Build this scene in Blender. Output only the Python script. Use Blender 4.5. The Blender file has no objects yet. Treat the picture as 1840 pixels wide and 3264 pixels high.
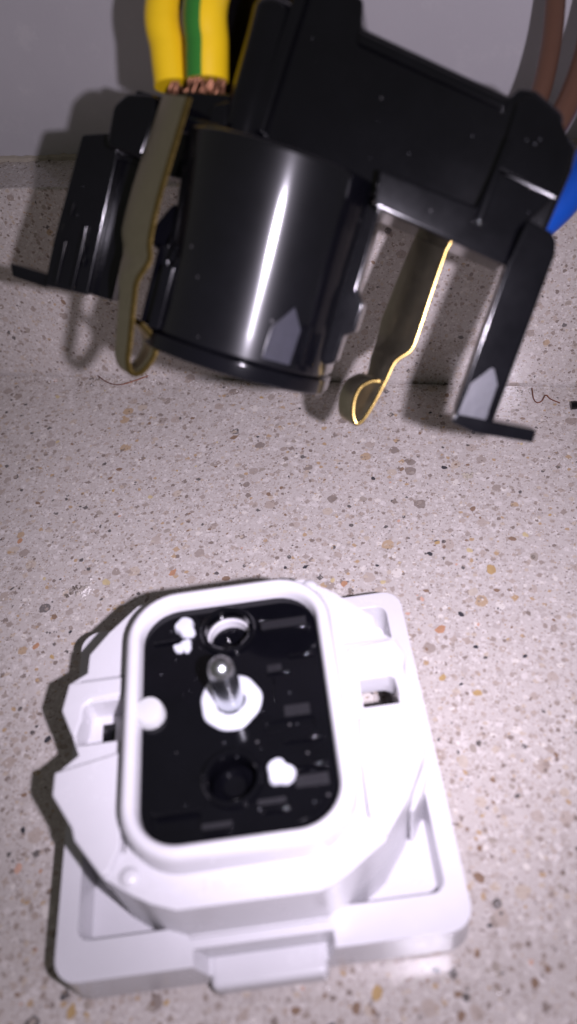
import bpy, bmesh, math, random
from mathutils import Vector, Matrix
random.seed(7)
S = 0.001                                   # everything below is written in millimetres
scn = bpy.context.scene
COL = scn.collection

# ------------------------------------------------------------------ camera
CAM_C = Vector((22.486, -45.320, 103.604))
CX = Vector((0.98134478, 0.16147862, -0.10434121))
CD = Vector((0.04931065, -0.73597065, -0.67521527))   # image down
CF = Vector((-0.1858249, 0.65747384, -0.73020357))    # forward
cam = bpy.data.cameras.new('camera')
camo = bpy.data.objects.new('camera', cam); COL.objects.link(camo)
m = Matrix.Identity(4)
for r in range(3):
    m[r][0] = CX[r]; m[r][1] = -CD[r]; m[r][2] = -CF[r]; m[r][3] = CAM_C[r]*S
camo.matrix_world = m
cam.sensor_fit = 'HORIZONTAL'; cam.sensor_width = 36.0; cam.lens = 36.0*2700/1840
cam.clip_start = 0.005; cam.clip_end = 10
cam.dof.use_dof = True; cam.dof.focus_distance = 0.146; cam.dof.aperture_fstop = 31
scn.camera = camo

# ------------------------------------------------------------------ world: dim indoor ambient
w = bpy.data.worlds.new('World'); scn.world = w; w.use_nodes = True
w.node_tree.nodes['Background'].inputs[0].default_value = (1.0, 0.96, 0.88, 1)
w.node_tree.nodes['Background'].inputs[1].default_value = 0.11

# ------------------------------------------------------------------ the phone's flash, right beside the lens
FLASH = Vector((37.77, -43.92, 100.97)); FCOL = (0.905, 0.825, 1.0)
def flash(name, typ, energy):
    L = bpy.data.lights.new(name, typ); L.energy = energy; L.color = FCOL; L.shadow_soft_size = 0.0016
    o = bpy.data.objects.new(name, L); COL.objects.link(o); o.location = FLASH*S; return o
flash('phone_flash_spill', 'POINT', 0.47)             # wide part of the flash beam
fo = flash('phone_flash', 'SPOT', 1.0)               # its bright middle
fo.data.spot_size = math.radians(60); fo.data.spot_blend = 1.0
AIM = Vector((1.0, 41.0, 0.0))
fo.rotation_euler = (AIM-FLASH).to_track_quat('-Z', 'Y').to_euler()

scn.view_settings.view_transform = 'Standard'; scn.view_settings.look = 'None'
scn.view_settings.exposure = 0.0; scn.view_settings.gamma = 1.0
scn.view_settings.use_curve_mapping = False

# ------------------------------------------------------------------ node helpers
class NT:
    def __init__(s, name):
        s.m = bpy.data.materials.new(name); s.m.use_nodes = True
        s.t = s.m.node_tree; s.b = s.t.nodes['Principled BSDF']
    def n(s, typ, **kw):
        o = s.t.nodes.new(typ)
        for k, v in kw.items(): setattr(o, k, v)
        return o
    def l(s, a, b): s.t.links.new(a, b)
    def math(s, op, a, b=None, c=None, clamp=False):
        o = s.n('ShaderNodeMath', operation=op); o.use_clamp = clamp
        for i, v in enumerate((a, b, c)):
            if v is None: continue
            if isinstance(v, (int, float)): o.inputs[i].default_value = v
            else: s.l(v, o.inputs[i])
        return o.outputs[0]
    def mix(s, f, a, b):
        o = s.n('ShaderNodeMix', data_type='RGBA')
        for i, v in ((0, f), (6, a), (7, b)):
            if isinstance(v, (int, float)): o.inputs[i].default_value = v
            elif isinstance(v, tuple): o.inputs[i].default_value = (*v, 1) if len(v) == 3 else v
            else: s.l(v, o.inputs[i])
        return o.outputs[2]
    def coord(s, scale=1000.0):
        tc = s.n('ShaderNodeTexCoord'); v = s.n('ShaderNodeVectorMath', operation='SCALE')
        s.l(tc.outputs['Object'], v.inputs[0]); v.inputs['Scale'].default_value = scale
        return v.outputs[0]
    def noise(s, co, scale, detail=3, rough=0.55):
        o = s.n('ShaderNodeTexNoise'); s.l(co, o.inputs['Vector'])
        o.inputs['Scale'].default_value = scale; o.inputs['Detail'].default_value = detail
        o.inputs['Roughness'].default_value = rough
        return o
    def ramp(s, f, stops, interp='LINEAR'):
        o = s.n('ShaderNodeValToRGB'); o.color_ramp.interpolation = interp
        e = o.color_ramp.elements
        while len(e) < len(stops): e.new(0.5)
        for i, (p, c) in enumerate(stops):
            e[i].position = p; e[i].color = (*c, 1)
        s.l(f, o.inputs[0]); return o.outputs[0]
    def set(s, **kw):
        for k, v in kw.items():
            i = s.b.inputs[k.replace('_', ' ')]
            if isinstance(v, tuple): i.default_value = (*v, 1)
            elif isinstance(v, (int, float)): i.default_value = v
            else: s.l(v, i)
        return s
    def bump(s, h, strength, dist):
        o = s.n('ShaderNodeBump'); o.inputs['Strength'].default_value = strength
        o.inputs['Distance'].default_value = dist*S; s.l(h, o.inputs['Height'])
        s.l(o.outputs[0], s.b.inputs['Normal'])

M = {}
def quartz(name, gain=1.0):
    q = NT(name); co = q.coord()
    big = q.noise(co, 0.10, 3).outputs[0]; fine = q.noise(co, 3.2, 4, 0.7).outputs[0]
    base = q.mix(fine, (0.47*gain, 0.42*gain, 0.39*gain), (0.68*gain, 0.63*gain, 0.60*gain))
    base = q.mix(q.math('MULTIPLY', big, 0.35), base, (0.48*gain, 0.43*gain, 0.385*gain))
    nd = q.noise(co, 1.1, 2); off = q.n('ShaderNodeVectorMath', operation='SCALE')
    sub = q.n('ShaderNodeVectorMath', operation='SUBTRACT'); q.l(nd.outputs['Color'], sub.inputs[0])
    sub.inputs[1].default_value = (0.5, 0.5, 0.5); q.l(sub.outputs[0], off.inputs[0]); off.inputs['Scale'].default_value = 0.7
    add = q.n('ShaderNodeVectorMath', operation='ADD'); q.l(co, add.inputs[0]); q.l(off.outputs[0], add.inputs[1])
    dco = add.outputs[0]
    pal = [(0.0, (0.34, 0.285, 0.245)), (0.16, (0.24, 0.195, 0.165)), (0.32, (0.40, 0.335, 0.27)), (0.46, (0.16, 0.125, 0.105)),
           (0.58, (0.56, 0.52, 0.48)), (0.66, (0.31, 0.255, 0.215)), (0.80, (0.34, 0.235, 0.13)), (0.86, (0.27, 0.225, 0.195)), (0.96, (0.06, 0.052, 0.05))]
    pal2 = [(0.0, (0.19, 0.15, 0.125)), (0.35, (0.27, 0.22, 0.185)), (0.6, (0.085, 0.07, 0.065)), (0.76, (0.66, 0.63, 0.60)), (0.9, (0.30, 0.20, 0.11))]
    col = base
    for sc, a_ in ((0.9, .55), (2.0, .6)):
        v = q.n('ShaderNodeTexVoronoi'); q.l(dco, v.inputs['Vector']); v.inputs['Scale'].default_value = sc
        sp = q.n('ShaderNodeSeparateColor'); q.l(v.outputs['Color'], sp.inputs[0])
        inn = q.math('DIVIDE', q.math('SUBTRACT', 0.52, v.outputs['Distance']), 0.10, clamp=True)
        tone = q.ramp(sp.outputs[1], [(0.0, (0.30, 0.26, 0.235)), (0.25, (0.38, 0.34, 0.31)), (0.5, (0.46, 0.42, 0.395)), (0.75, (0.56, 0.52, 0.50))], 'CONSTANT')
        col = q.mix(q.math('MULTIPLY', q.math('MULTIPLY', inn, q.math('LESS_THAN', sp.outputs[0], .6)), a_), col, tone)
    for sc, frac, r0, r1, p, soft, op, met in ((0.40, 0.34, 0.14, 0.42, pal, 0.03, .8, 'EUCLIDEAN'), (0.75, 0.55, 0.18, 0.56, pal, 0.05, .85, 'MANHATTAN'),
                                  (1.2, 0.58, 0.18, 0.48, pal, 0.06, .9, 'EUCLIDEAN'), (1.9, 0.58, 0.18, 0.50, pal, 0.07, .9, 'MANHATTAN'), (3.2, 0.5, 0.14, 0.40, pal2, 0.10, .8, 'EUCLIDEAN'), (5.5, 0.35, 0.15, 0.40, pal2, 0.15, .7, 'EUCLIDEAN')):
        v = q.n('ShaderNodeTexVoronoi', distance=met); q.l(dco, v.inputs['Vector']); v.inputs['Scale'].default_value = sc
        sp = q.n('ShaderNodeSeparateColor'); q.l(v.outputs['Color'], sp.inputs[0])
        sel = q.math('LESS_THAN', sp.outputs[0], frac)
        rad = q.math('MULTIPLY_ADD', sp.outputs[2], r1-r0, r0)
        inn = q.math('DIVIDE', q.math('SUBTRACT', rad, v.outputs['Distance']), soft, clamp=True)
        msk = q.math('MULTIPLY', q.math('MULTIPLY', sel, inn), op)
        col = q.mix(msk, col, q.ramp(sp.outputs[1], p, 'CONSTANT'))
    q.set(Base_Color=col, Roughness=q.math('MULTIPLY_ADD', fine, 0.10, 0.09), Specular_IOR_Level=0.45)
    q.bump(q.noise(co, 2.5, 5, 0.7).outputs[0], 0.25, 0.03)
    return q.m
M['quartz'] = quartz('speckled_quartz', 0.75); 

def chipmat(name, c):
    q = NT(name); co = q.coord(); f = q.noise(co, 0.9, 4, 0.7).outputs[0]
    q.set(Base_Color=q.mix(f, tuple(x*0.7 for x in c), tuple(min(1, x*1.25) for x in c)), Roughness=0.2)
    return q.m
CHIP = {k: chipmat('stone_'+n, c) for k, n, c in (('o', 'orange', (.36, .20, .12)), ('b', 'brown', (.20, .135, .095)), ('t', 'tan', (.36, .25, .12)),
        ('g', 'grey', (.29, .25, .215)), ('d', 'dark', (.04, .038, .042)), ('p', 'pink', (.46, .29, .22)), ('y', 'straw', (.44, .36, .21)), ('e', 'beige', (.41, .355, .30)))}

q = NT('wall_paint'); co = q.coord(); n1 = q.noise(co, 0.05, 4).outputs[0]; n2 = q.noise(co, 1.5, 3).outputs[0]
n3 = q.noise(co, 0.16, 6, 0.7).outputs[0]; sm = q.math('MULTIPLY', q.math('SUBTRACT', n3, 0.56, clamp=True), 2.2, clamp=True)
q.set(Base_Color=q.mix(sm, q.mix(n1, (0.36, 0.345, 0.36), (0.42, 0.405, 0.42)), (0.50, 0.485, 0.48)), Roughness=0.55, Specular_IOR_Level=0.3); q.bump(n2, 0.35, 0.07)
M['wall'] = q.m
q = NT('sealant'); co = q.coord(); n1 = q.noise(co, 0.6, 5, 0.7).outputs[0]
q.set(Base_Color=q.mix(n1, (0.20, 0.18, 0.15), (0.42, 0.37, 0.30)), Roughness=0.8); q.bump(n1, 0.8, 0.4); M['seal'] = q.m
q = NT('crumb_grit'); co = q.coord(); n1 = q.noise(co, 0.35, 2).outputs[0]
q.set(Base_Color=q.ramp(n1, [(0.35, (0.10, 0.08, 0.065)), (0.47, (0.34, 0.30, 0.26)), (0.6, (0.55, 0.52, 0.5))]), Roughness=0.8); M['crumb'] = q.m

q = NT('white_plastic'); co = q.coord(); n1 = q.noise(co, 0.25, 4).outputs[0]; n2 = q.noise(co, 6, 2).outputs[0]
q.set(Base_Color=q.mix(n1, (0.495, 0.485, 0.505), (0.54, 0.53, 0.55)), Roughness=q.math('MULTIPLY_ADD', n1, 0.12, 0.20), Specular_IOR_Level=0.5)
q.set(Subsurface_Weight=0.06, Subsurface_Scale=0.0012); q.b.inputs['Subsurface Radius'].default_value = (1, .9, .9)
q.bump(n2, 0.03, 0.02); M['white'] = q.m
q = NT('molten_white_plastic'); q.set(Base_Color=(0.50, 0.51, 0.55), Roughness=0.07); M['rivet'] = q.m
q = NT('milky_plastic'); q.set(Base_Color=(0.62, 0.62, 0.62), Roughness=0.12, Transmission_Weight=0.25); M['milky'] = q.m

def black(name, r0, r1, dust):
    q = NT(name); co = q.coord(); n1 = q.noise(co, 0.22, 5, 0.65).outputs[0]; n2 = q.noise(co, 2.2, 4, 0.7).outputs[0]
    v = q.n('ShaderNodeTexVoronoi'); q.l(co, v.inputs['Vector']); v.inputs['Scale'].default_value = 0.55
    sp = q.n('ShaderNodeSeparateColor'); q.l(v.outputs['Color'], sp.inputs[0])
    speck = q.math('MULTIPLY', q.math('LESS_THAN', v.outputs['Distance'], 0.10), q.math('LESS_THAN', sp.outputs[0], dust))
    q.set(Base_Color=q.mix(speck, q.mix(n1, (0.0012, 0.0012, 0.002), (0.003, 0.003, 0.0045)), (0.05, 0.048, 0.05)), Specular_IOR_Level=0.42)
    q.set(Roughness=q.math('MULTIPLY_ADD', n1, r1-r0, r0))
    if r0 > .05: q.bump(n2, 0.06, 0.04)
    return q.m
M['black'] = black('black_plastic', 0.09, 0.17, 0.10); M['barrel'] = black('barrel_black_plastic', 0.30, 0.42, 0.10); M['barrel'].node_tree.nodes['Principled BSDF'].inputs['Coat Weight'].default_value = 1.0; M['barrel'].node_tree.nodes['Principled BSDF'].inputs['Coat Roughness'].default_value = 0.11; M['barrel'].node_tree.nodes['Principled BSDF'].inputs['Specular IOR Level'].default_value = 0.09
M['black_gloss'] = black('glossy_black_plastic', 0.045, 0.10, 0.22)
q = NT('matte_black_plastic'); co = q.coord(); n1 = q.noise(co, 1.4, 4, 0.7).outputs[0]
q.set(Base_Color=q.mix(n1, (0.004, 0.004, 0.008), (0.018, 0.018, 0.028)), Roughness=0.38); q.bump(n1, 0.3, 0.05); M['matte'] = q.m

q = NT('satin_sheen_black'); co = q.coord(); n1 = q.noise(co, 1.6, 5, 0.75).outputs[0]
q.set(Base_Color=q.mix(n1, (0.002, 0.002, 0.003), (0.016, 0.015, 0.018)), Roughness=0.45); q.bump(n1, 0.4, 0.06); M['sheen'] = q.m  # slightly lighter black, stands in for flash sheen on the base
def metal(name, c, r0, r1, sc=1.0, bp=0.08):
    q = NT(name); co = q.coord(); n1 = q.noise(co, sc, 4, 0.65).outputs[0]
    q.set(Base_Color=q.mix(n1, tuple(x*0.8 for x in c), c), Metallic=1.0, Roughness=q.math('MULTIPLY_ADD', n1, r1-r0, r0)); q.bump(n1, bp, 0.03 if bp < .5 else 0.12)
    return q.m
M['nickel'] = metal('dull_nickel', (0.56, 0.50, 0.37), 0.24, 0.36)
M['brass'] = metal('bare_brass', (0.30, 0.21, 0.07), 0.18, 0.34, 1.2, 0.3)
q = NT('polished_steel'); co = q.coord(); n1 = q.noise(co, 2.0, 3).outputs[0]
q.set(Base_Color=q.mix(n1, (0.44, 0.455, 0.47), (0.56, 0.575, 0.59)), Metallic=1.0, Roughness=0.27, Coat_Weight=1.0, Coat_Roughness=0.05, Coat_IOR=1.5); M['steel'] = q.m
M['copper'] = metal('copper', (0.18, 0.085, 0.05), 0.35, 0.55, 2.0); M['tarnish'] = metal('tarnished_copper', (0.30, 0.12, 0.07), 0.35, 0.6, 2.0)
def sheath(name, c, r=0.36):
    q = NT(name); co = q.coord(); n1 = q.noise(co, 0.5, 3).outputs[0]
    q.set(Base_Color=q.mix(n1, tuple(x*0.88 for x in c), c), Roughness=r); q.bump(n1, 0.1, 0.1); return q.m
M['yellow'] = sheath('yellow_sheath', (0.93, 0.61, 0.012)); M['green'] = sheath('green_sheath', (0.035, 0.21, 0.03))
M['brown'] = sheath('brown_sheath', (0.105, 0.05, 0.032)); M['blue'] = sheath('blue_sheath', (0.004, 0.07, 0.42))

# ------------------------------------------------------------------ mesh helpers (mm in, m out)
def finish(me, ang=38):
    me.polygons.foreach_set('use_smooth', [True]*len(me.polygons))
    me.set_sharp_from_angle(angle=math.radians(ang)); me.update()
def obj(name, verts, faces, mat, parent=None, ang=38, fm=None):
    me = bpy.data.meshes.new(name)
    me.from_pydata([(v[0]*S, v[1]*S, v[2]*S) for v in verts], [], faces)
    for mm in (mat if isinstance(mat, (list, tuple)) else [mat]): me.materials.append(mm)
    bm = bmesh.new(); bm.from_mesh(me)
    if fm is None: bmesh.ops.recalc_face_normals(bm, faces=bm.faces)
    bm.to_mesh(me); bm.free()
    if fm: me.polygons.foreach_set('material_index', fm)
    finish(me, ang)
    o = bpy.data.objects.new(name, me); COL.objects.link(o); o.parent = parent
    return o
def bake(o, bevel=0, seg=3, cutters=(), ang=30, sm=38):
    for c in cutters:
        b = o.modifiers.new('b', 'BOOLEAN'); b.operation = 'DIFFERENCE'; b.object = c; b.solver = 'EXACT'
    if bevel:
        b = o.modifiers.new('v', 'BEVEL'); b.width = bevel*S; b.segments = seg; b.limit_method = 'ANGLE'
        b.angle_limit = math.radians(ang); b.use_clamp_overlap = True
        wn = o.modifiers.new('w', 'WEIGHTED_NORMAL'); wn.keep_sharp = False; wn.weight = 100
    bpy.context.view_layer.update()
    dg = bpy.context.evaluated_depsgraph_get()
    me = bpy.data.meshes.new_from_object(o.evaluated_get(dg)); me.name = o.name.split('.')[0]
    o.modifiers.clear(); old = o.data; o.data = me; bpy.data.meshes.remove(old)
    for c in cutters:
        d = c.data; bpy.data.objects.remove(c); bpy.data.meshes.remove(d)
    if not bevel: finish(me, sm)
    return o
def loft(levels, cap0=True, cap1=True):
    n = len(levels[0]); vs = [p for L in levels for p in L]; fs = []
    for i in range(len(levels)-1):
        for j in range(n):
            k = (j+1) % n
            fs.append((i*n+j, i*n+k, (i+1)*n+k, (i+1)*n+j))
    if cap0: fs.append(tuple(range(n-1, -1, -1)))
    if cap1: fs.append(tuple((len(levels)-1)*n+j for j in range(n)))
    return vs, fs
def prism_xy(pts, z0, z1): return loft([[(x, y, z0) for x, y in pts], [(x, y, z1) for x, y in pts]])
def prism_xz(pts, y0, y1, k=0, xm=0): return loft([[(x, y0+k*(x-xm), z) for x, z in pts], [(x, y1, z) for x, z in pts]])
def box(x0, x1, y0, y1, z0, z1): return prism_xy([(x0, y0), (x1, y0), (x1, y1), (x0, y1)], z0, z1)
def rr(x0, x1, y0, y1, r, n=7):
    p = []
    for cx, cy, a in ((x1-r, y0+r, -90), (x1-r, y1-r, 0), (x0+r, y1-r, 90), (x0+r, y0+r, 180)):
        for i in range(n+1):
            t = math.radians(a+90*i/n); p.append((cx+r*math.cos(t), cy+r*math.sin(t)))
    return p
def circ(cx, cy, r, n=28): return [(cx+r*math.cos(2*math.pi*i/n), cy+r*math.sin(2*math.pi*i/n)) for i in range(n)]
def lathe(cx, cy, prof, n=28):
    return loft([[(x, y, z) for x, y in circ(cx, cy, max(r, 0.001), n)] for r, z in prof])
def spline(P, n=8):
    P = [Vector(p) for p in P]; out = []
    Q = [2*P[0]-P[1]]+P+[2*P[-1]-P[-2]]
    for i in range(1, len(Q)-2):
        for k in range(n):
            t = k/n; a, b, c, d = Q[i-1], Q[i], Q[i+1], Q[i+2]
            out.append(0.5*((2*b)+(c-a)*t+(2*a-5*b+4*c-d)*t*t+(3*b-a-3*c+d)*t**3))
    out.append(P[-1]); return out
def tube(P, r, n=20, ref=Vector((0, 1, 0)), cap=True):
    L = []
    for i, p in enumerate(P):
        t = (P[min(i+1, len(P)-1)]-P[max(i-1, 0)]).normalized()
        a = (ref-ref.dot(t)*t).normalized(); b = t.cross(a)
        rad = r(i/(len(P)-1)) if callable(r) else r
        L.append([p+rad*(math.cos(2*math.pi*j/n)*a+math.sin(2*math.pi*j/n)*b) for j in range(n)])
    return loft(L, cap, cap)
def empty(name, loc=(0, 0, 0)):
    o = bpy.data.objects.new(name, None); COL.objects.link(o); o.location = Vector(loc)*S
    o.empty_display_size = 0.01; return o
def tag(o, label=None, cat=None, group=None, kind=None):
    for k, v in (('label', label), ('category', cat), ('group', group), ('kind', kind)):
        if v: o[k] = v
    return o
def merge(parts):
    V, Fc = [], []
    for v, f in parts:
        b = len(V); V += list(v); Fc += [tuple(i+b for i in ff) for ff in f]
    return V, Fc

# ------------------------------------------------------------------ the setting
YU, YW, ZL = 82.80, 93.6, 40.2                # upstand face, wall face, ledge height
top = tag(obj('countertop', *box(-170, 170, -150, YU-0.55, -20, 0), M['quartz']), 'pale speckled quartz worktop under the white socket cover', 'worktop', kind='structure')
ups = obj('upstand', *box(-170, 170, YU, YW, -20, ZL), M['quartz']); bake(ups, 0.5, 3)
tag(ups, 'speckled quartz upstand standing along the back of the worktop', 'upstand', kind='structure')
wal = tag(obj('wall', *box(-170, 170, YW+0.02, YW+10, 20, 190), M['wall']), 'plain pale grey painted wall above the quartz upstand', 'wall', kind='structure')
def wobble_strip(y0, z0, r, x0, x1, step):
    P = []; x = x0
    while x <= x1:
        P.append(Vector((x, y0+random.uniform(-.15, .15), z0+random.uniform(-.12, .12)))); x += step
    return tube(P, lambda t: r*random.uniform(.75, 1.25), 7, Vector((0, 0, 1)))
tag(obj('sealant_bead', *wobble_strip(YW-0.05, ZL+0.1, 0.75, -80, 70, 0.9), M['seal']), 'crumbly beige sealant line where wall meets upstand', 'sealant')

# stone chips set flush in the polished quartz
def chip_mesh(k, mat):
    rnd = random.Random(k); n = rnd.randint(6, 9); e = rnd.uniform(.5, .85)
    pts = [(math.cos(a)*rr_, math.sin(a)*rr_*e) for a, rr_ in [((i+rnd.uniform(-.3, .3))*2*math.pi/n, rnd.uniform(.72, 1.1)) for i in range(n)]]
    me = bpy.data.meshes.new('stone_chip')
    L = [[(x, y, -.3) for x, y in pts], [(x, y, .006) for x, y in pts], [(x*.93, y*.93, .014) for x, y in pts]]
    v, f = loft(L); me.from_pydata([(a*S, b*S, c*S) for a, b, c in v], [], f); me.materials.append(CHIP[mat])
    bm = bmesh.new(); bm.from_mesh(me); bmesh.ops.recalc_face_normals(bm, faces=bm.faces); bm.to_mesh(me); bm.free()
    return me
CM = {(k, c): None for k in range(6) for c in CHIP}
def chip(parent, loc, r, c, upright=False):
    k = (random.randrange(6), c)
    if CM[k] is None: CM[k] = chip_mesh(*k)
    o = bpy.data.objects.new('stone_chip', CM[k]); COL.objects.link(o); o.parent = parent
    o.location = Vector(loc)*S; o.scale = (r, r, 1)
    a = random.uniform(0, 2*math.pi)
    o.rotation_euler = (math.pi/2, a, 0) if upright else (0, 0, a)
    if upright: o.rotation_euler = (Matrix.Rotation(math.pi/2, 3, 'X') @ Matrix.Rotation(a, 3, 'Z')).to_euler()
KN = [(-17.0, 65.8, 1.08, 'b'), (-26.2, 70.7, 0.63, 'b'), (8.3, 51.8, 0.77, 'g'), (22.1, 26.5, 1.03, 'o'), (7.2, 33.7, 0.84, 'o'), (-20.4, 33.7, 1.07, 'o'), (-48.9, 47.1, 0.74, 'b'), (-48.8, 38.3, 0.71, 'o'), (-38.1, 18.0, 0.89, 'o'), (19.9, 40.7, 0.59, 'd'), (35.7, 41.3, 1.03, 'g'), (29.3, 38.3, 1.15, 't'), (32.5, 44.7, 0.72, 'b'), (26.3, 50.7, 0.68, 'b'), (24.7, 53.3, 0.62, 'g'), (-23.7, 42.4, 0.7, 'g'), (-28.1, -14.1, 0.94, 'p'), (25.3, 17.7, 0.46, 'd'), (27.6, 16.6, 0.8, 't'), (22.8, 18.5, 0.7, 't'), (27.2, 24.0, 0.53, 'd'), (25.0, 29.5, 0.61, 'd'), (13.1, 34.5, 0.64, 'y'), (26.7, 33.8, 1.0, 'e'), (25.9, 6.3, 1.07, 'e'), (29.6, 4.2, 0.53, 'b'), (27.1, 8.3, 0.76, 'g'), (19.7, 33.4, 0.69, 'b'), (19.2, 31.8, 0.63, 'p'), (28.1, -8.0, 0.88, 'b'), (28.1, -4.6, 0.6, 'b'), (26.6, -2.5, 0.36, 'b'), (29.3, -13.2, 0.47, 'd'), (23.6, -18.6, 0.55, 'd'), (26.0, -20.6, 0.67, 'b'), (17.4, -21.7, 0.95, 't'), (15.3, -23.5, 0.77, 'b'), (17.2, -23.5, 0.45, 'b'), (20.6, -22.1, 0.45, 'g'), (30.0, -17.4, 0.87, 'g'), (9.3, -22.4, 0.37, 'p'), (11.8, -22.8, 0.46, 'b'), (-15.9, -28.2, 1.11, 't'), (-14.4, -27.4, 0.6, 'g'), (-17.4, -27.1, 0.37, 'd'), (-7.0, -26.2, 0.37, 'b'), (-5.5, -25.9, 0.46, 't'), (-22.4, -22.7, 0.39, 'o'), (-25.0, -14.0, 0.41, 'o'), (-30.9, 30.9, 0.94, 'y'), (-11.5, 33.2, 0.79, 'b'), (33.9, 23.1, 0.53, 'd'), (32.0, 3.6, 0.52, 'g'), (37.2, -7.9, 0.58, 'g'), (33.8, -3.2, 0.5, 'e'), (37.5, 8.5, 0.48, 'b'), (35.5, -16.9, 0.54, 'b'), (-30.9, -4.8, 0.5, 'b'), (-36.6, 6.4, 0.59, 'g'), (-22.5, -24.9, 0.43, 'g'), (-10.2, 57.8, 0.74, 'g'), (-36.5, 56.3, 0.68, 'b'), (0.4, 43.7, 0.68, 'e'), (-36.8, 45.6, 0.72, 'g'), (14.1, 59.2, 0.72, 'b')]
for x, y, r, c in KN: chip(top, (x, y, 0), r*0.92, c)
for i in range(215):
    while True:
        y = random.uniform(-30, 81); x = random.uniform(-22-0.45*(y+30)*.8, 36+0.08*y)
        if math.hypot(x, y) > 30 or y < -24 or x > 26: break
    chip(top, (x, y, 0), random.choice((.25, .3, .35, .4, .5, .62)), random.choice('ggggbbbeetpydbg'))
for x, z, r, c in [(20.5, 24.2, 0.28, 'o'), (7.5, 20.5, 0.65, 'g'), (40.6, 17.8, 0.71, 'g'), (8.1, 33.0, 0.55, 'g'), (23.9, 22.6, 0.63, 'g'), (7.8, 25.7, 0.5, 'b'), (23.0, 12.0, 0.74, 'g'), (-52.1, 31.6, 0.67, 'g'), (-48.8, 36.8, 0.65, 'g'), (-60.9, 11.1, 0.82, 'g'), (-60.0, 6.3, 0.84, 'g'), (-52.0, 4.5, 1.01, 'g'), (-46.8, 29.2, 0.52, 'b'), (-51.3, 17.6, 0.71, 'b')]:
    chip(ups, (x, YU, z), r*0.9, c, True)

# grit along the joint and on the worktop
def grit(n, place, r0, r1):
    parts = []
    for i in range(n):
        c = Vector(place()); r = random.uniform(r0, r1)*random.choice((.6, 1, 1)); vs = []
        for v in ((1, 0, 0), (-1, 0, 0), (0, 1, 0), (0, -1, 0), (0, 0, 1), (0, 0, -.5)):
            vs.append(c+Vector((v[0]*r*random.uniform(.6, 1.3), v[1]*r*random.uniform(.6, 1.3), v[2]*r*random.uniform(.5, 1)+r*.3)))
        parts.append((vs, [(0, 2, 4), (2, 1, 4), (1, 3, 4), (3, 0, 4), (2, 0, 5), (1, 2, 5), (3, 1, 5), (0, 3, 5)]))
    return merge(parts)
tag(obj('joint_grit', *grit(1100, lambda: (random.uniform(-66, 46), YU-0.75-abs(random.gauss(0, 1.7)), 0), .05, .24), M['crumb'], ang=10), 'fine grit and dust lying along the foot of the upstand', 'grit', kind='stuff')
tag(obj('worktop_grit', *grit(110, lambda: (random.uniform(-50, 42), random.uniform(24, 80), 0), .06, .2), M['crumb'], ang=10), 'scattered specks of dust on the worktop', 'dust', kind='stuff')
tag(obj('mortar_crumb', *grit(90, lambda: (random.gauss(-34.4, 1.1), random.gauss(29, .9), 0), .12, .4), M['crumb'], ang=10), 'small patch of grey mortar crumbs left of the socket cover', 'crumbs', kind='stuff')
tag(obj('ledge_grit', *grit(120, lambda: (random.uniform(-66, -40), YW-abs(random.gauss(0, 2.2))-.4, ZL), .06, .28), M['crumb'], ang=10), 'grit lying on top of the upstand by the wall', 'grit', kind='stuff')
tag(obj('mortar_flake', *grit(14, lambda: (random.gauss(25.5, .5), random.gauss(58, .4), 0), .2, .5), M['seal'], ang=10), 'tiny pale flake cluster on the open worktop', 'crumbs', kind='stuff')

def strand(pts, r, label):
    return tag(obj('copper_strand', *tube(spline(pts, 6), r, 8, Vector((0, 0, 1))), M['tarnish']), label, 'copper strand', 'copper strands lying on the worktop')
strand([(-49, 82.2, .5), (-46.5, 80.5, .25), (-43.7, 79.8, .25), (-40.7, 80.9, .5), (-38.1, 82, .9)], .11, 'thin curved copper strand lying below the left spring clip')
strand([(36.3, 80.4, 1.2), (36.6, 78.4, .4), (37.2, 77.4, .3), (38.0, 77.6, .5), (38.7, 78.8, .9), (39.6, 78.2, .5), (41.2, 77.4, .3)], .11, 'kinked copper strand lying right of the black right leg')
bit = tag(obj('black_offcut', *lathe(0, 0, [(.1, -1.2), (.75, -1.1), (.8, -.2), (.62, .2), (.8, .6), (.75, 1.2), (.1, 1.3)], 10), M['black']), 'tiny black plastic offcut by the right edge of the picture', 'offcut')
bit.location = Vector((44.0, 76.4, .8))*S; bit.rotation_euler = (0, math.pi/2, .2)

# ------------------------------------------------------------------ white socket cover lying face down
cov = empty('socket_cover'); cov.rotation_euler = (0, 0, math.radians(14.8188))
tag(cov, 'white plastic socket cover lying face down on the worktop, black inside', 'socket cover')
HR = 7.5
def tmp(vf): return obj('cutter', *vf, M['white'])
fr = obj('frame', *loft([[(x, y, z) for x, y in rr(-22.5+i, 22.5-i, -22.5+i, 22.5-i, 2.6-i*.5)] for i, z in ((.9, 0), (.25, .35), (0, 1.0), (0, HR))]), M['white'])
tray = tmp(loft([[(x, y, z) for x, y in rr(-20.4+i, 20.4-i, -18.6+i, 20.4-i, 1.4)] for i, z in ((.7, 3.4), (0, 9))]))
notch = tmp(loft([[(x, -30, z) for x, z in ((-6.4, 3.6), (6.6, 3.6), (8.0, 9), (-8.0, 9))], [(x, -20.75, z) for x, z in ((-6.4, 3.6), (6.6, 3.6), (8.0, 9), (-8.0, 9))]]))
sl = [tmp(box(-18.2, -14.0, -.3, 4.4, -2, 12)), tmp(box(12.8, 19.1, -.5, 15.2, -2, 12))]
bake(fr, .45, 3, [tray, notch]+sl); fr.parent = cov
tab = obj('notch_tab', *box(-6.35, 6.5, -23.9, -20.2, .6, 3.75), M['white']); bake(tab, .8, 4); tab.parent = cov

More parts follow.
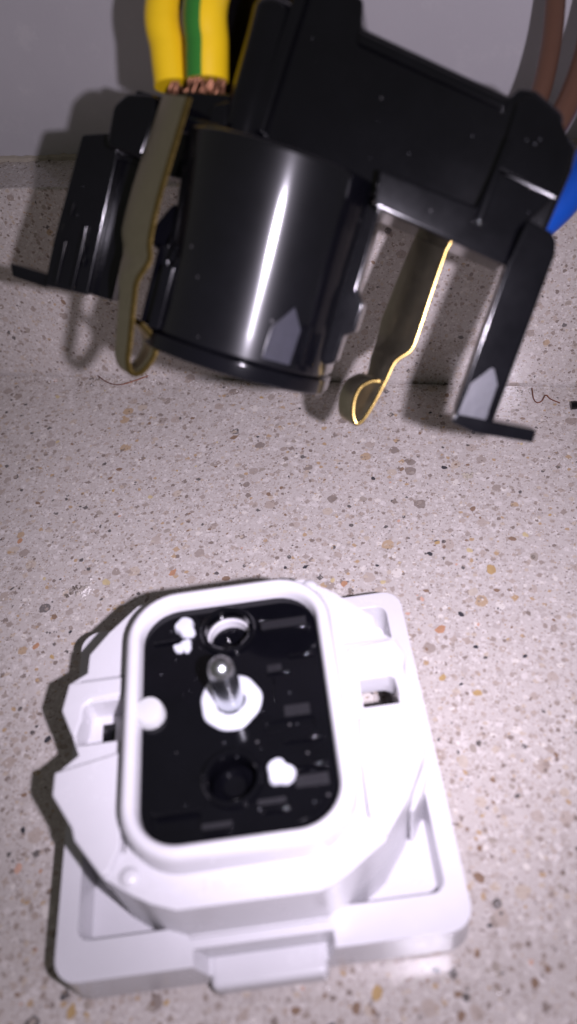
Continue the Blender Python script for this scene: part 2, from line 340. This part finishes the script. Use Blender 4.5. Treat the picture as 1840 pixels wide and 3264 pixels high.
ZB = 16.0
bodyL = [(-9.5, 20.0), (-12.5, 19.3), (-16.1, 15.7), (-18.4, 12.7), (-18.5, 10.0), (-20.6, 8.8), (-21.2, 5.0), (-19.9, 2.0), (-18.8, -1.0), (-21.2, -2.9), (-21.2, -5.8), (-18.7, -9.8), (-18.3, -11.2), (-15.1, -15.4), (-12.0, -17.5), (-10.2, -18.5), (-7.5, -19.5)]
bodyR = [(7.0, -19.5), (9.8, -18.3), (11.5, -17.2), (14.2, -15.4), (17.2, -11.7), (19.8, -7.2), (20.6, -4.6), (19.9, -2.2), (19.7, 0), (19.9, 4.5), (20.4, 6.2), (19.6, 8.8), (17.6, 10.2), (17.5, 12.6), (13.2, 17.2), (9.5, 20.0)]
bp = bodyL+bodyR
bd = obj('body', *loft([[(x*.985, y if y < 0 else y*.98, 3.0) for x, y in bp], [(x, y, ZB) for x, y in bp]]), M['white'])
cut = [tmp(box(-19.2, -13.9, .2, 5.7, 12.6, 20)), tmp(box(-17.2, -15.6, .7, 4.6, 9, 13)), tmp(box(14.4, 18.7, 0, 3.8, -2, 20)), tmp(box(12.9, 19.0, -.4, 15, -2, 13.8)),
       tmp(prism_xy(rr(-11.2, 10.4, -15.0, 17.0, 5), 9.0, 30)),
       tmp(box(12.55, 12.95, -13.0, -1.2, ZB-.7, 20)), tmp(box(-13.25, -12.95, -13.0, -1.2, ZB-.7, 20)), tmp(box(13.2, 19.0, 8.85, 9.2, ZB-.7, 20)), tmp(box(-19.4, -13.4, 8.85, 9.15, ZB-.6, 20))]
bake(bd, .8, 4, cut); bd.parent = cov
# raised pads and claws beside the ring
def pad(name, pts, z0, z1, bev=.28):
    o = obj(name, *prism_xy(pts, z0, z1), M['white']); bake(o, bev, 3); o.parent = cov; return o
pad('clip_pad', [(-21.25, -3.1), (-13.6, -1.6), (-13.3, -12.6), (-14.4, -15.0), (-15.2, -15.45), (-18.35, -11.25), (-18.75, -9.85), (-21.25, -5.8)], 13, ZB+.85)
pad('clip_pad', [(20.65, -4.7), (19.95, -2.3), (19.0, -1.0), (13.6, -1.6), (13.0, -12.6), (14.1, -14.9), (14.4, -15.25), (17.25, -11.75), (19.85, -7.25)], 13, ZB+.85)
pad('clip_claw', [(-20.65, 8.7), (-13.9, 8.6), (-13.9, 6.1), (-17.6, 5.9), (-18.6, 5.2), (-18.7, 3.4), (-19.3, 1.2), (-19.85, 1.7), (-21.25, 5.0)], 11, ZB+.5, .3)
pad('clip_claw', [(19.65, 8.7), (13.6, 8.3), (13.6, 4.2), (17.6, 4.1), (18.6, 3.4), (18.8, .6), (19.75, .3), (19.95, 4.5), (20.45, 6.2)], 12, ZB+.45, .4)
pad('clip_step', [(20.55, -6.2), (19.7, -8.6), (18.2, -11.0), (17.6, -11.2), (19.0, -8.0), (19.9, -5.6)], 3.2, 12.2, .3)
pad('clip_step', [(-20.9, -6.6), (-19.2, -9.4), (-18.3, -9.2), (-20.2, -6.0)], 3.2, 12.2, .2)
pad('shoulder_lip', [(-7.6, -19.75), (7.2, -19.75), (7.4, -19.4), (-7.8, -19.4)], HR-.2, HR+.55, .15)
o = obj('slot_dark_plug', *box(-17.15, -15.65, .75, 4.55, 10, 12.55), M['black']); o.parent = cov  # black plug added so the slot looks like a deep shaded recess
for x, y in ((-12.4, -15.6), (9.6, -16.4), (10.2, 18.6), (-11.6, 18.0)):
    o = obj('boss', *lathe(x, y, [(1.15, ZB-.3), (1.05, ZB+.15), (.8, ZB+.45), (.4, ZB+.58), (0, ZB+.6)], 20), M['white']); o.parent = cov
# faint moulded marks on the front shoulder
marks = []
for i, (dx, wd, h) in enumerate(((-4.6, .28, 1.5), (-3.6, .3, 1.2), (-2.9, .3, 1.3), (-1.9, .8, .3), (-.8, .3, 1.3), (.1, .3, 1.2), (1.0, .8, .3), (2.0, .3, 1.3), (3.0, .3, 1.2))):
    marks.append(box(dx, dx+wd, -17.9, -17.9+h*.8, ZB-.1, ZB+.14))
o = obj('moulded_mark', *merge(marks), M['white']); o.parent = cov
o = obj('moulded_mark', *merge([prism_xy([(-17.2, -9.6), (-15.0, -8.6), (-15.2, -8.3), (-17.3, -9.2)], ZB+.45, ZB+.62), prism_xy([(-17.2, -9.6), (-16.0, -11.0), (-15.8, -10.8), (-16.9, -9.4)], ZB+.45, ZB+.62)]), M['white']); o.parent = cov
# retaining ring
x0, x1, y0, y1 = -13.0, 12.3, -16.1, 18.1
prof = [(0, 14.5), (0, 18.6), (.2, 19.4), (.55, 19.9), (1.0, 20.05), (1.45, 19.9), (1.75, 19.4), (1.9, 18.6), (1.95, 12.0)]
o = obj('retaining_ring', *loft([[(x, y, z) for x, y in rr(x0+i, x1-i, y0+i, y1-i, 6.6-i, 10)] for i, z in prof], False, False), M['white'], ang=60); o.parent = cov
# black inner base with its two pin holes
ZF = 18.0
base = obj('black_base', *prism_xy(rr(-11.0, 10.3, -14.1, 16.1, 4.6), 10, ZF), M['black_gloss'])
HB = (-.5, 11.9); HA = (-.95, -7.4); PC = (-.65, 2.0)
bake(base, .2, 2, [tmp(lathe(*HB, [(2.75, 11.5), (2.75, 22)], 36)), tmp(lathe(*HA, [(2.6, 15.6), (2.6, 20)], 36)),
                   tmp(box(3.4, 9.0, 11.5, 12.9, ZF-.6, 20)), tmp(box(3.0, 8.6, -2.6, -1.1, ZF-.5, 20)), tmp(box(5.6, 9.2, -9.0, -7.5, ZF-.6, 20)), tmp(box(-9.8, -4.6, -12.4, -10.2, ZF-.5, 20))])
base.parent = cov
def ring(c, ri, ro, z0, z1, n=36):
    pr = [(ro, z0), (ro, z1-.2), (ro-.2, z1), (ri+.2, z1), (ri, z1-.2), (ri, z0)]
    return loft([[(x, y, z) for x, y in circ(*c, r, n)] for r, z in pr], False, False)
for c, s in ((HB, 0), (HA, .1)):
    o = obj('pin_hole', *ring(c, 2.75-s, 3.45-s, ZF-.4, ZF+.7), M['black_gloss'], base)
o = obj('pin_sleeve', *ring(HB, 2.5, 2.74, 15.3, 17.0), M['white'], base)
o = obj('shutter', *lathe(*HB, [(2.7, 14.2), (2.7, 15.2), (2.3, 15.6), (1.0, 15.4), (0, 15.6)], 36), M['black'], base)
o = obj('shutter', *lathe(*HA, [(2.5, 15.5), (2.4, 16.4), (1.7, 16.7), (1.2, 16.2), (0, 16.1)], 24), M['black'], base)
ribs = [box(3.6, 9.6, 10.75, 11.15, ZF-.2, ZF+.55), box(6.6, 9.6, 6.85, 7.15, ZF-.2, ZF+.4), box(3.8, 6.8, 4.85, 5.15, ZF-.2, ZF+.35), box(5.0, 9.6, -4.15, -3.85, ZF-.2, ZF+.45), box(5.6, 9.6, -7.25, -6.90, ZF-.2, ZF+.55),
        box(-9.8, -6.4, 11.25, 11.55, ZF-.2, ZF+.4), box(-9.4, -4.4, -10.65, -10.35, ZF-.2, ZF+.4), box(-4.1, -1.1, -13.35, -13.05, ZF-.2, ZF+.5), box(1.9, 5.0, -11.75, -11.35, ZF-.2, ZF+.5), box(4.4, 4.7, 1.25, 4.25, ZF-.2, ZF+.35)]
for v in ribs:
    o = obj('rib', *v, M['black_gloss']); bake(o, .1, 2); o.parent = base
for b_ in ((3.6, 9.2, 11.3, 12.6), (5.8, 9.4, -9.4, -8.1), (5.4, 8.3, -.8, .5), (3.9, 5.6, 5.0, 6.2), (1.6, 4.6, -10.8, -10.2), (-4.4, -1.2, -12.6, -12.0)):
    o = obj('sheen_pad', *box(b_[0], b_[1], b_[2], b_[3], ZF-.65, ZF+.12), M['sheen'], base)  # added satin pads, imitating strips of flash reflection on the base
arc = []
for i in range(13):
    a = math.radians(-85+75*i/12); arc.append(Vector((5.2+3.7*math.cos(a), -9.4+3.7*math.sin(a), ZF+.05)))
o = obj('rib', *tube(arc, .16, 8, Vector((0, 0, 1))), M['black_gloss'], base)
# centre pin in its white collar
def blob(cx, cy, r, h, z, n=26, irr=.06, sd=1):
    rnd = random.Random(sd); ph = [rnd.uniform(0, 6.28) for _ in range(4)]; L = []
    for k, (f, hh) in enumerate(((1.0, -.3), (1.0, .25), (.95, .7), (.85, .95), (.45, 1.0), (.05, 1.0))):
        L.append([(cx+r*f*(1+irr*(math.sin(2*t+ph[0])+math.sin(3*t+ph[1])+.6*math.sin(5*t+ph[2])))*math.cos(t), cy+r*f*(1+irr*(math.sin(2*t+ph[0])+math.sin(3*t+ph[1])+.6*math.sin(5*t+ph[2])))*math.sin(t), z+h*hh) for t in [2*math.pi*i/n for i in range(n)]])
    return loft(L)
def collar():
    rnd = random.Random(3); L = []; n = 44
    for f, z in ((3.6, -.2), (3.58, .2), (3.45, .42), (3.2, .5), (2.6, .5), (1.95, .5), (1.75, .42), (1.7, -.2)):
        L.append([(PC[0]+f*(1+.022*math.sin(3*t+.6)+.02*math.sin(5*t+2)+.012*math.sin(9*t))*math.cos(t), PC[1]+f*(1+.022*math.sin(3*t+.6)+.02*math.sin(5*t+2)+.012*math.sin(9*t))*math.sin(t), ZF+z) for t in [2*math.pi*i/n for i in range(n)]])
    return loft(L, False, False)
o = obj('collar', *collar(), M['rivet'], ang=70); o.parent = cov
pin = obj('centre_pin', *lathe(*PC, [(1.62, ZF+.3), (1.62, 24.3), (1.5, 25.2), (1.2, 25.9), (.75, 26.35), (.3, 26.5), (0, 26.52)], 32), M['steel'], ang=60); pin.parent = cov
for a in ((-5.75, 13.1, 1.3, 1.0, 5), (-5.75, 10.5, .8, .6, 6), (-6.6, 10.3, .65, .55, 8), (4.3, -7.55, 1.5, .9, 9)):
    o = obj('melted_rivet', *blob(a[0], a[1], a[2], a[3], ZF, 30, .10, a[4]), M['rivet']); o.parent = cov
o = obj('locating_dome', *blob(-10.0, 1.7, 1.8, 1.6, ZF, 26, 0, 2), M['milky']); o.parent = cov
o = obj('dust_specks', *grit(26, lambda: (random.uniform(-9, 9), random.uniform(-12, 14), ZF), .03, .08), M['rivet'], cov, ang=10); o['kind'] = 'stuff'

# ------------------------------------------------------------------ black socket mechanism hanging on its wires
MO = Vector((0.717, 37.106, 40.934))
MX = Vector((0.9588194, -0.12734157, -0.25386903)); MY = Vector((-0.04380295, 0.81685715, -0.5751745)); MZ = Vector((0.28061835, 0.56260868, 0.77764054))
mec = empty('socket_mechanism'); mm = Matrix.Identity(4)
for r in range(3):
    mm[r][0] = MX[r]; mm[r][1] = MY[r]; mm[r][2] = MZ[r]; mm[r][3] = MO[r]*S
mec.matrix_world = mm
tag(mec, 'black plastic socket mechanism with two brass spring clips hanging from wires', 'socket mechanism')
def W(x, y, z): return MO+x*MX+y*MY+z*MZ
def mp(name, vf, bev=.35, seg=3, mat='black', parent=None, cutters=()):
    o = obj(name, *vf, M[mat]); bake(o, bev, seg, cutters); o.parent = parent or mec; return o
def dshape(cx, cy, r, yb, n=28):
    p = [(cx+r*math.cos(math.radians(180+180*i/n)), cy+r*math.sin(math.radians(180+180*i/n))) for i in range(n+1)]
    return p+[(cx+r, yb), (cx-r, yb)]
# barrel with flange
bar = mp('barrel', loft([[(x, y, z) for x, y in dshape(c, -.8, r, 8)] for z, c, r in ((-1.0, -4.4, 11.02), (2, -4.5, 10.86), (5, -4.6, 10.80), (8, -4.7, 10.82), (12, -4.9, 10.93), (16, -5.1, 11.12), (21.6, -5.4, 11.5))]), .5, 3, 'barrel')
def flange_pts(): return [p for p in dshape(-4.5, -.8, 11.5, 5)]
mp('flange', loft([[(min(x, 6.9), y, z) for x, y in flange_pts()] for z in (-2.9, -1.0)]), .3, 3)
def facet(name, pts, at, nrm, up, t=.5):
    n = Vector(nrm).normalized(); u = Vector(up); u = (u-u.dot(n)*n).normalized(); r = u.cross(n)
    if r.x < 0: r = -r
    a = Vector(at); L = []
    for k in (-t, 0): L.append([a+r*x+u*z+n*k for x, z in pts])
    o = obj(name, *loft(L), M['matte']); o.parent = mec; return o
pen = [(-1.75, -3.0), (1.55, -3.0), (1.75, 1.0), (.35, 3.2), (-1.5, .6)]
facet('guide_facet', pen, (1.75, -10.0, 3.0), (.50, -.87, .03), (0, 0, 1), .5)
def rod(name, p0, p1, r): 
    o = obj(name, *tube([Vector(p0), Vector(p0).lerp(Vector(p1), .05), Vector(p0).lerp(Vector(p1), .95), Vector(p1)], lambda t: r if .01 < t < .99 else r*.4, 12, Vector((0, 1, 0))), M['black_gloss']); o.parent = mec; return o
rod('glint_rib', (4.1, -8.0, .2), (4.0, -8.2, 4.8), .38); rod('glint_rib', (5.3, -6.2, .2), (5.2, -6.4, 4.2), .3)  # glossy ribs added to throw edge glints beside the facets
rod('glint_rib', (26.35, -5.55, 1.2), (26.3, -5.6, 4.6), .33)
rn = random.Random(5)
for k in range(9):
    x = rn.uniform(-15.2, -12.4); z = rn.uniform(1, 9); y = -.8-math.sqrt(max(0, 10.9**2-(x+4.6)**2))
    rod('glint_nub', (x, y, z), (x+.25, y-.1, z+rn.uniform(.5, 1.6)), rn.uniform(.28, .5))  # glossy nubs scattered at random, added to sparkle in the flash
for k in range(6):
    x = rn.uniform(-30.6, -26.2); z = rn.uniform(.5, 9); rod('glint_nub', (x, .9, z), (x+.15, .9, z+rn.uniform(.5, 2.2)), rn.uniform(.22, .4))  # same added glint makers on the left leg
# ribs on the left of the barrel
for x, y, z0, z1, t in ((-15.3, -5.5, -.8, 8.5, .9), (-13.6, -8.2, -.8, 6.5, .7), (-16.0, -1.5, -.8, 12, 1.3)):
    mp('barrel_rib', box(x-t/2, x+t/2+.8, y-t/2, y+2, z0, z1), .25, 2)
mp('barrel_rib', loft([[(x, -4, z) for x, z in ((-18.4, 8.4), (-15, 7.4), (-15, 13.5), (-16, 13.0))], [(x, 2, z) for x, z in ((-18.4, 8.4), (-15, 7.4), (-15, 13.5), (-16, 13.0))]]), .3, 2)
# side wall right of barrel
mp('side_wall', prism_xz([(4.0, .8), (6.8, .8), (7.5, 1.4), (7.5, 4.6), (8.7, 5.4), (8.7, 8.6), (7.5, 10.0), (7.3, 19.5), (4.0, 19.5)], -3.0, 3.0), .3, 3)
# main housing
hs = [(-11.5, 21.5), (-9.5, 30), (-7.6, 37.4), (-7.4, 39.5), (-1.2, 39.3), (-.5, 36.5), (17.2, 33.9), (17.6, 35.0), (19.6, 35.2), (23.2, 33.7), (23.5, 32.3), (25.6, 31.0), (26.0, 28.5), (25.4, 19), (20, 18.5), (8, 19.2), (5, 20.6), (-4, 20.6)]
mp('housing', prism_xz(hs, -3.2, 13), .6, 4)
# crossbar with right shoulder
mp('crossbar', prism_xz([(6.9, 18.75), (22.6, 17.05), (22.6, 21.0), (25.0, 25.0), (17.9, 26.2), (17.4, 22.0), (6.2, 22.6)], -5.2, 7, .17, 20), .35, 3)
mp('terminal_cover', prism_xz([(18.2, 26.6), (18.0, 33), (19.4, 34.4), (22.6, 33.2), (25.2, 30.6), (25.6, 25.4), (18.1, 26.4)], -4.6, 4, .17, 20), .5, 3)
# right leg with its foot
def leg(pts, y0, y1, foot, fy0, fy1, lab):
    l = mp('leg', prism_xz(pts, y0, y1, .15, sum(p[0] for p in pts)/len(pts)), .35, 3)
    f = mp('foot', prism_xz(foot, fy0, fy1, .16, sum(p[0] for p in foot)/len(foot)), .2, 2, parent=l); return l
leg([(22.45, .2), (27.0, .2), (27.15, 19.6), (26.75, 21.0), (25.9, 21.7), (23.0, 22.2), (22.45, 17.2)], -5.6, -.5, [(22.55, .15), (31.95, 1.0), (32.1, -.5), (25.3, -1.35), (22.4, -.9)], -5.7, -.6, 'r')
facet('guide_facet', [(x*.98, z) for x, z in pen], (24.55, -5.72, 3.2), (.15, -1, .02), (0, 0, 1), .3)
# left leg, set further back, its foot and the block above it
leg([(-31.0, -.6), (-25.4, -.2), (-25.6, 17), (-26.9, 19.3), (-30.4, 18.0), (-31.05, 5)], 1.0, 6.0, [(-36.0, .75), (-30.9, .75), (-30.9, -.85), (-35.4, -.75)], 1.1, 6, 'l')
mp('leg_web', box(-25.8, -22.9, 3.2, 6.4, -.1, 17), .2, 2)
for x, z0, z1 in ((-29.6, 0, 5.5), (-27.4, 0, 8.0)):
    mp('leg_rib', box(x-.35, x+.35, .45, 1.6, z0, z1), .22, 3)
mp('corner_block', prism_xz([(-26.0, 17.2), (-26.2, 21.8), (-24.9, 23.5), (-21.4, 24.3), (-20.6, 22), (-21.2, 17.0)], -2.4, 5), .7, 4)
mp('bridge', box(-26, -11, 3, 10, 16.5, 25), .4, 3)
mp('terminal_block', prism_xz([(-18.2, 21.0), (-18.0, 25.2), (-11.5, 26.6), (-11.0, 21.0)], -3.4, 6), .45, 3)
mp('terminal_shroud', prism_xz([(-14.6, 22), (-14.2, 24.6), (-12.2, 25.6), (-11.7, 22.2)], -4.3, -3), .5, 4)
mp('terminal_wall', prism_xz([(-13.6, 25), (-11.4, 40), (-9.4, 40), (-10.6, 25)], -1.5, 8), .35, 3)
mp('terminal_wall', prism_xz([(-9.4, 23), (-8.2, 40), (-6.8, 40), (-7.6, 23)], -4.6, 8), .35, 3)
mp('terminal_post', lathe(-10.3, -2.6, [(2.5, 22.5), (2.5, 35.5), (2.2, 36.3), (1.6, 36.8), (.9, 36.9), (.8, 35.8), (0, 35.7)], 28), 0)
mp('terminal_ledge', prism_xz([(-16.8, 20.6), (-16.4, 22.4), (-3.2, 22.6), (-2.8, 20.8)], -6.2, 2), .4, 3)
mp('housing_step', prism_xz([(17.6, 20.4), (18.1, 29.5), (18.7, 29.6), (18.5, 20.2)], -5.9, -3), .25, 3)
mp('housing_step', prism_xz([(-.6, 35.9), (17.0, 33.3), (17.0, 32.2), (-.4, 34.6)], -3.9, -2), .3, 3)
mp('terminal_floor', box(-22, -6, 8, 14, 22, 42), .3, 2)
# spring clips: a dull strip with bare brass edges, curled into an eye at the lower end
def clip(prof, y0, dirv, widths, lab, bulge, t_=.24):
    P = spline([(x, 0, z) for x, z in prof], 5); n = len(P); V, F_, fm = [], [], []
    for i, p in enumerate(P):
        t = (P[min(i+1, n-1)]-P[max(i-1, 0)]).normalized(); nn = Vector((t.z, 0, -t.x))
        f = i/(n-1)*(len(widths)-1); a = int(min(f, len(widths)-2)); wd = widths[a]+(widths[a+1]-widths[a])*(f-a)
        off = Vector(dirv)*wd
        ed = Vector(dirv).normalized()*bulge
        for q_ in (p+nn*t_, p+nn*t_+off, p+off+ed, p-nn*t_+off, p-nn*t_, p-ed): V.append((q_.x, q_.y+y0, q_.z))
    for i in range(n-1):
        for k in range(6):
            b, c = i*6+k, i*6+(k+1) % 6
            F_.append((b, c, c+6, b+6)); fm.append(0 if k in (0, 3) else 1)
    F_ += [tuple(range(6)), tuple((n-1)*6+k for k in range(5, -1, -1))]; fm += [1, 1]
    me = obj('spring_clip', V, F_, [M['nickel'], M['brass']], mec, ang=65, fm=fm)
    return me
wid = [.85, .9, 1, 1.06, 1.0, .66, .52, .48, .45, .42, .42, .42, .42, .42, .42]
clip([(-15.7, 24.0), (-15.9, 20.8), (-16.3, 13.5), (-16.2, 8.6), (-15.7, 6.4), (-16.5, 3.8), (-16.3, 1.4), (-15.6, -3.4), (-15.3, -5.4), (-14.5, -6.5), (-13.4, -6.0), (-12.6, -4.3), (-12.5, -3.0), (-13.3, -1.7), (-14.9, -.7)], -8, (-4.6, 4.6, .2), wid, 'l', .07, .34)
clip([(15.9, 20.5), (15.75, 17.1), (15.7, 11.1), (15.7, 7.3), (15.5, 5.0), (14.1, 3.1), (13.7, .5), (13.1, -3.0), (12.5, -5.2), (11.8, -6.0), (11.0, -5.0), (10.6, -3.1), (10.9, -1.3), (12.1, -.1), (13.2, .1)], 6, (-4.6, 4.2, .2), wid, 'r', .09)

def dplace():
    k = random.random()
    if k < .6: return (random.uniform(-6, 17), -3.2, random.uniform(22, 34))
    if k < .8: return (random.uniform(-30, -26), .95, random.uniform(2, 17))
    return (random.uniform(18.5, 25), -5.0, random.uniform(20, 31))
o = obj('dust_specks', *grit(17, dplace, .05, .11), M['rivet'], mec, ang=10); o['kind'] = 'stuff'
# ------------------------------------------------------------------ wires
def cable(name, pts, r, mats, green, label, cat, group=None, n=28, strands=None):
    e = empty(name); P = spline(pts, 8); v, f = tube(P, r, n, MX)
    fm = None
    if green:
        fm = []
        for i in range(len(P)-1):
            g0, g1 = green(i/(len(P)-1))
            for j in range(n):
                a = (360*(j+.5)/n) % 360; fm.append(1 if (a-g0) % 360 < (g1-g0) else 0)
        fm += [0, 0]
    o = obj('insulation', v, f, mats, e, ang=60, fm=fm)
    if strands:
        for s in strands: obj('copper_strand', *tube(spline(s, 4), .2, 8, MX), M['copper'], e)
    return tag(e, label, cat, group)
def strands_at(c, d, r, n, ln):
    out = []
    for i in range(n):
        a = random.uniform(0, 6.28); q = r*math.sqrt(random.random())
        p = c+MX*q*math.cos(a)+MY*q*math.sin(a)
        out.append([p-d*1.0, p, p+d*ln*.5+MX*random.uniform(-.3, .3), p+d*ln+MX*random.uniform(-.6, .6)])
    return out
e1 = [W(-26.6, 14, 62), W(-26.0, 8, 47), W(-25.0, 3, 35), W(-22.8, 2, 30), W(-21.1, 1.5, 26.2)]
e2 = [W(-20.6, 14, 62), W(-20.0, 6, 47), W(-19.0, 0, 36), W(-17.5, -.6, 31), W(-16.5, -.6, 27.4)]
d = -MZ
cable('earth_wire', e1, 2.15, [M['yellow'], M['green']], lambda t: (-20-60*t, 38-60*t), 'yellow and green earth wire, the left and thinner of the two at the top', 'wire', 'earth wires entering the mechanism', strands=strands_at(e1[-1], d, 1.3, 16, 1.5))
cable('earth_wire', e2, 2.5, [M['yellow'], M['green']], lambda t: (98-6*t, 176), 'yellow earth wire with broad green stripe, the right of the two at the top', 'wire', 'earth wires entering the mechanism', strands=strands_at(e2[-1], d, 2.1, 40, 1.9))
def V3(L): return [Vector(p) for p in L]
cable('live_wire', V3([(32.8, 92, 76), (32.6, 84.9, 69.0), (32.7, 80.4, 64.9), (32.4, 75.8, 60.8), (31.3, 71.0, 56.8), (29.2, 66.9, 53.6)]), 1.32, [M['brown']], None, 'brown wire curving down behind the mechanism, the left of two', 'wire', 'brown wires')
cable('live_wire', V3([(38.9, 92.5, 75), (38.2, 85.8, 68.5), (37.6, 79.3, 62.7), (36.3, 74.1, 58.4), (34.2, 69.6, 54.8), (31.3, 65.7, 52.0)]), 1.6, [M['brown']], None, 'brown wire at the right edge of the picture, above the blue one', 'wire', 'brown wires')
cable('neutral_wire', V3([(46.5, 92, 66), (44.8, 84.6, 60.1), (40.9, 74.4, 52.0), (38.1, 69.2, 48.1), (35.5, 65.4, 45.3), (31.6, 61.9, 43.0)]), 2.2, [M['blue']], None, 'blue wire at the right edge, behind the black mechanism', 'wire')
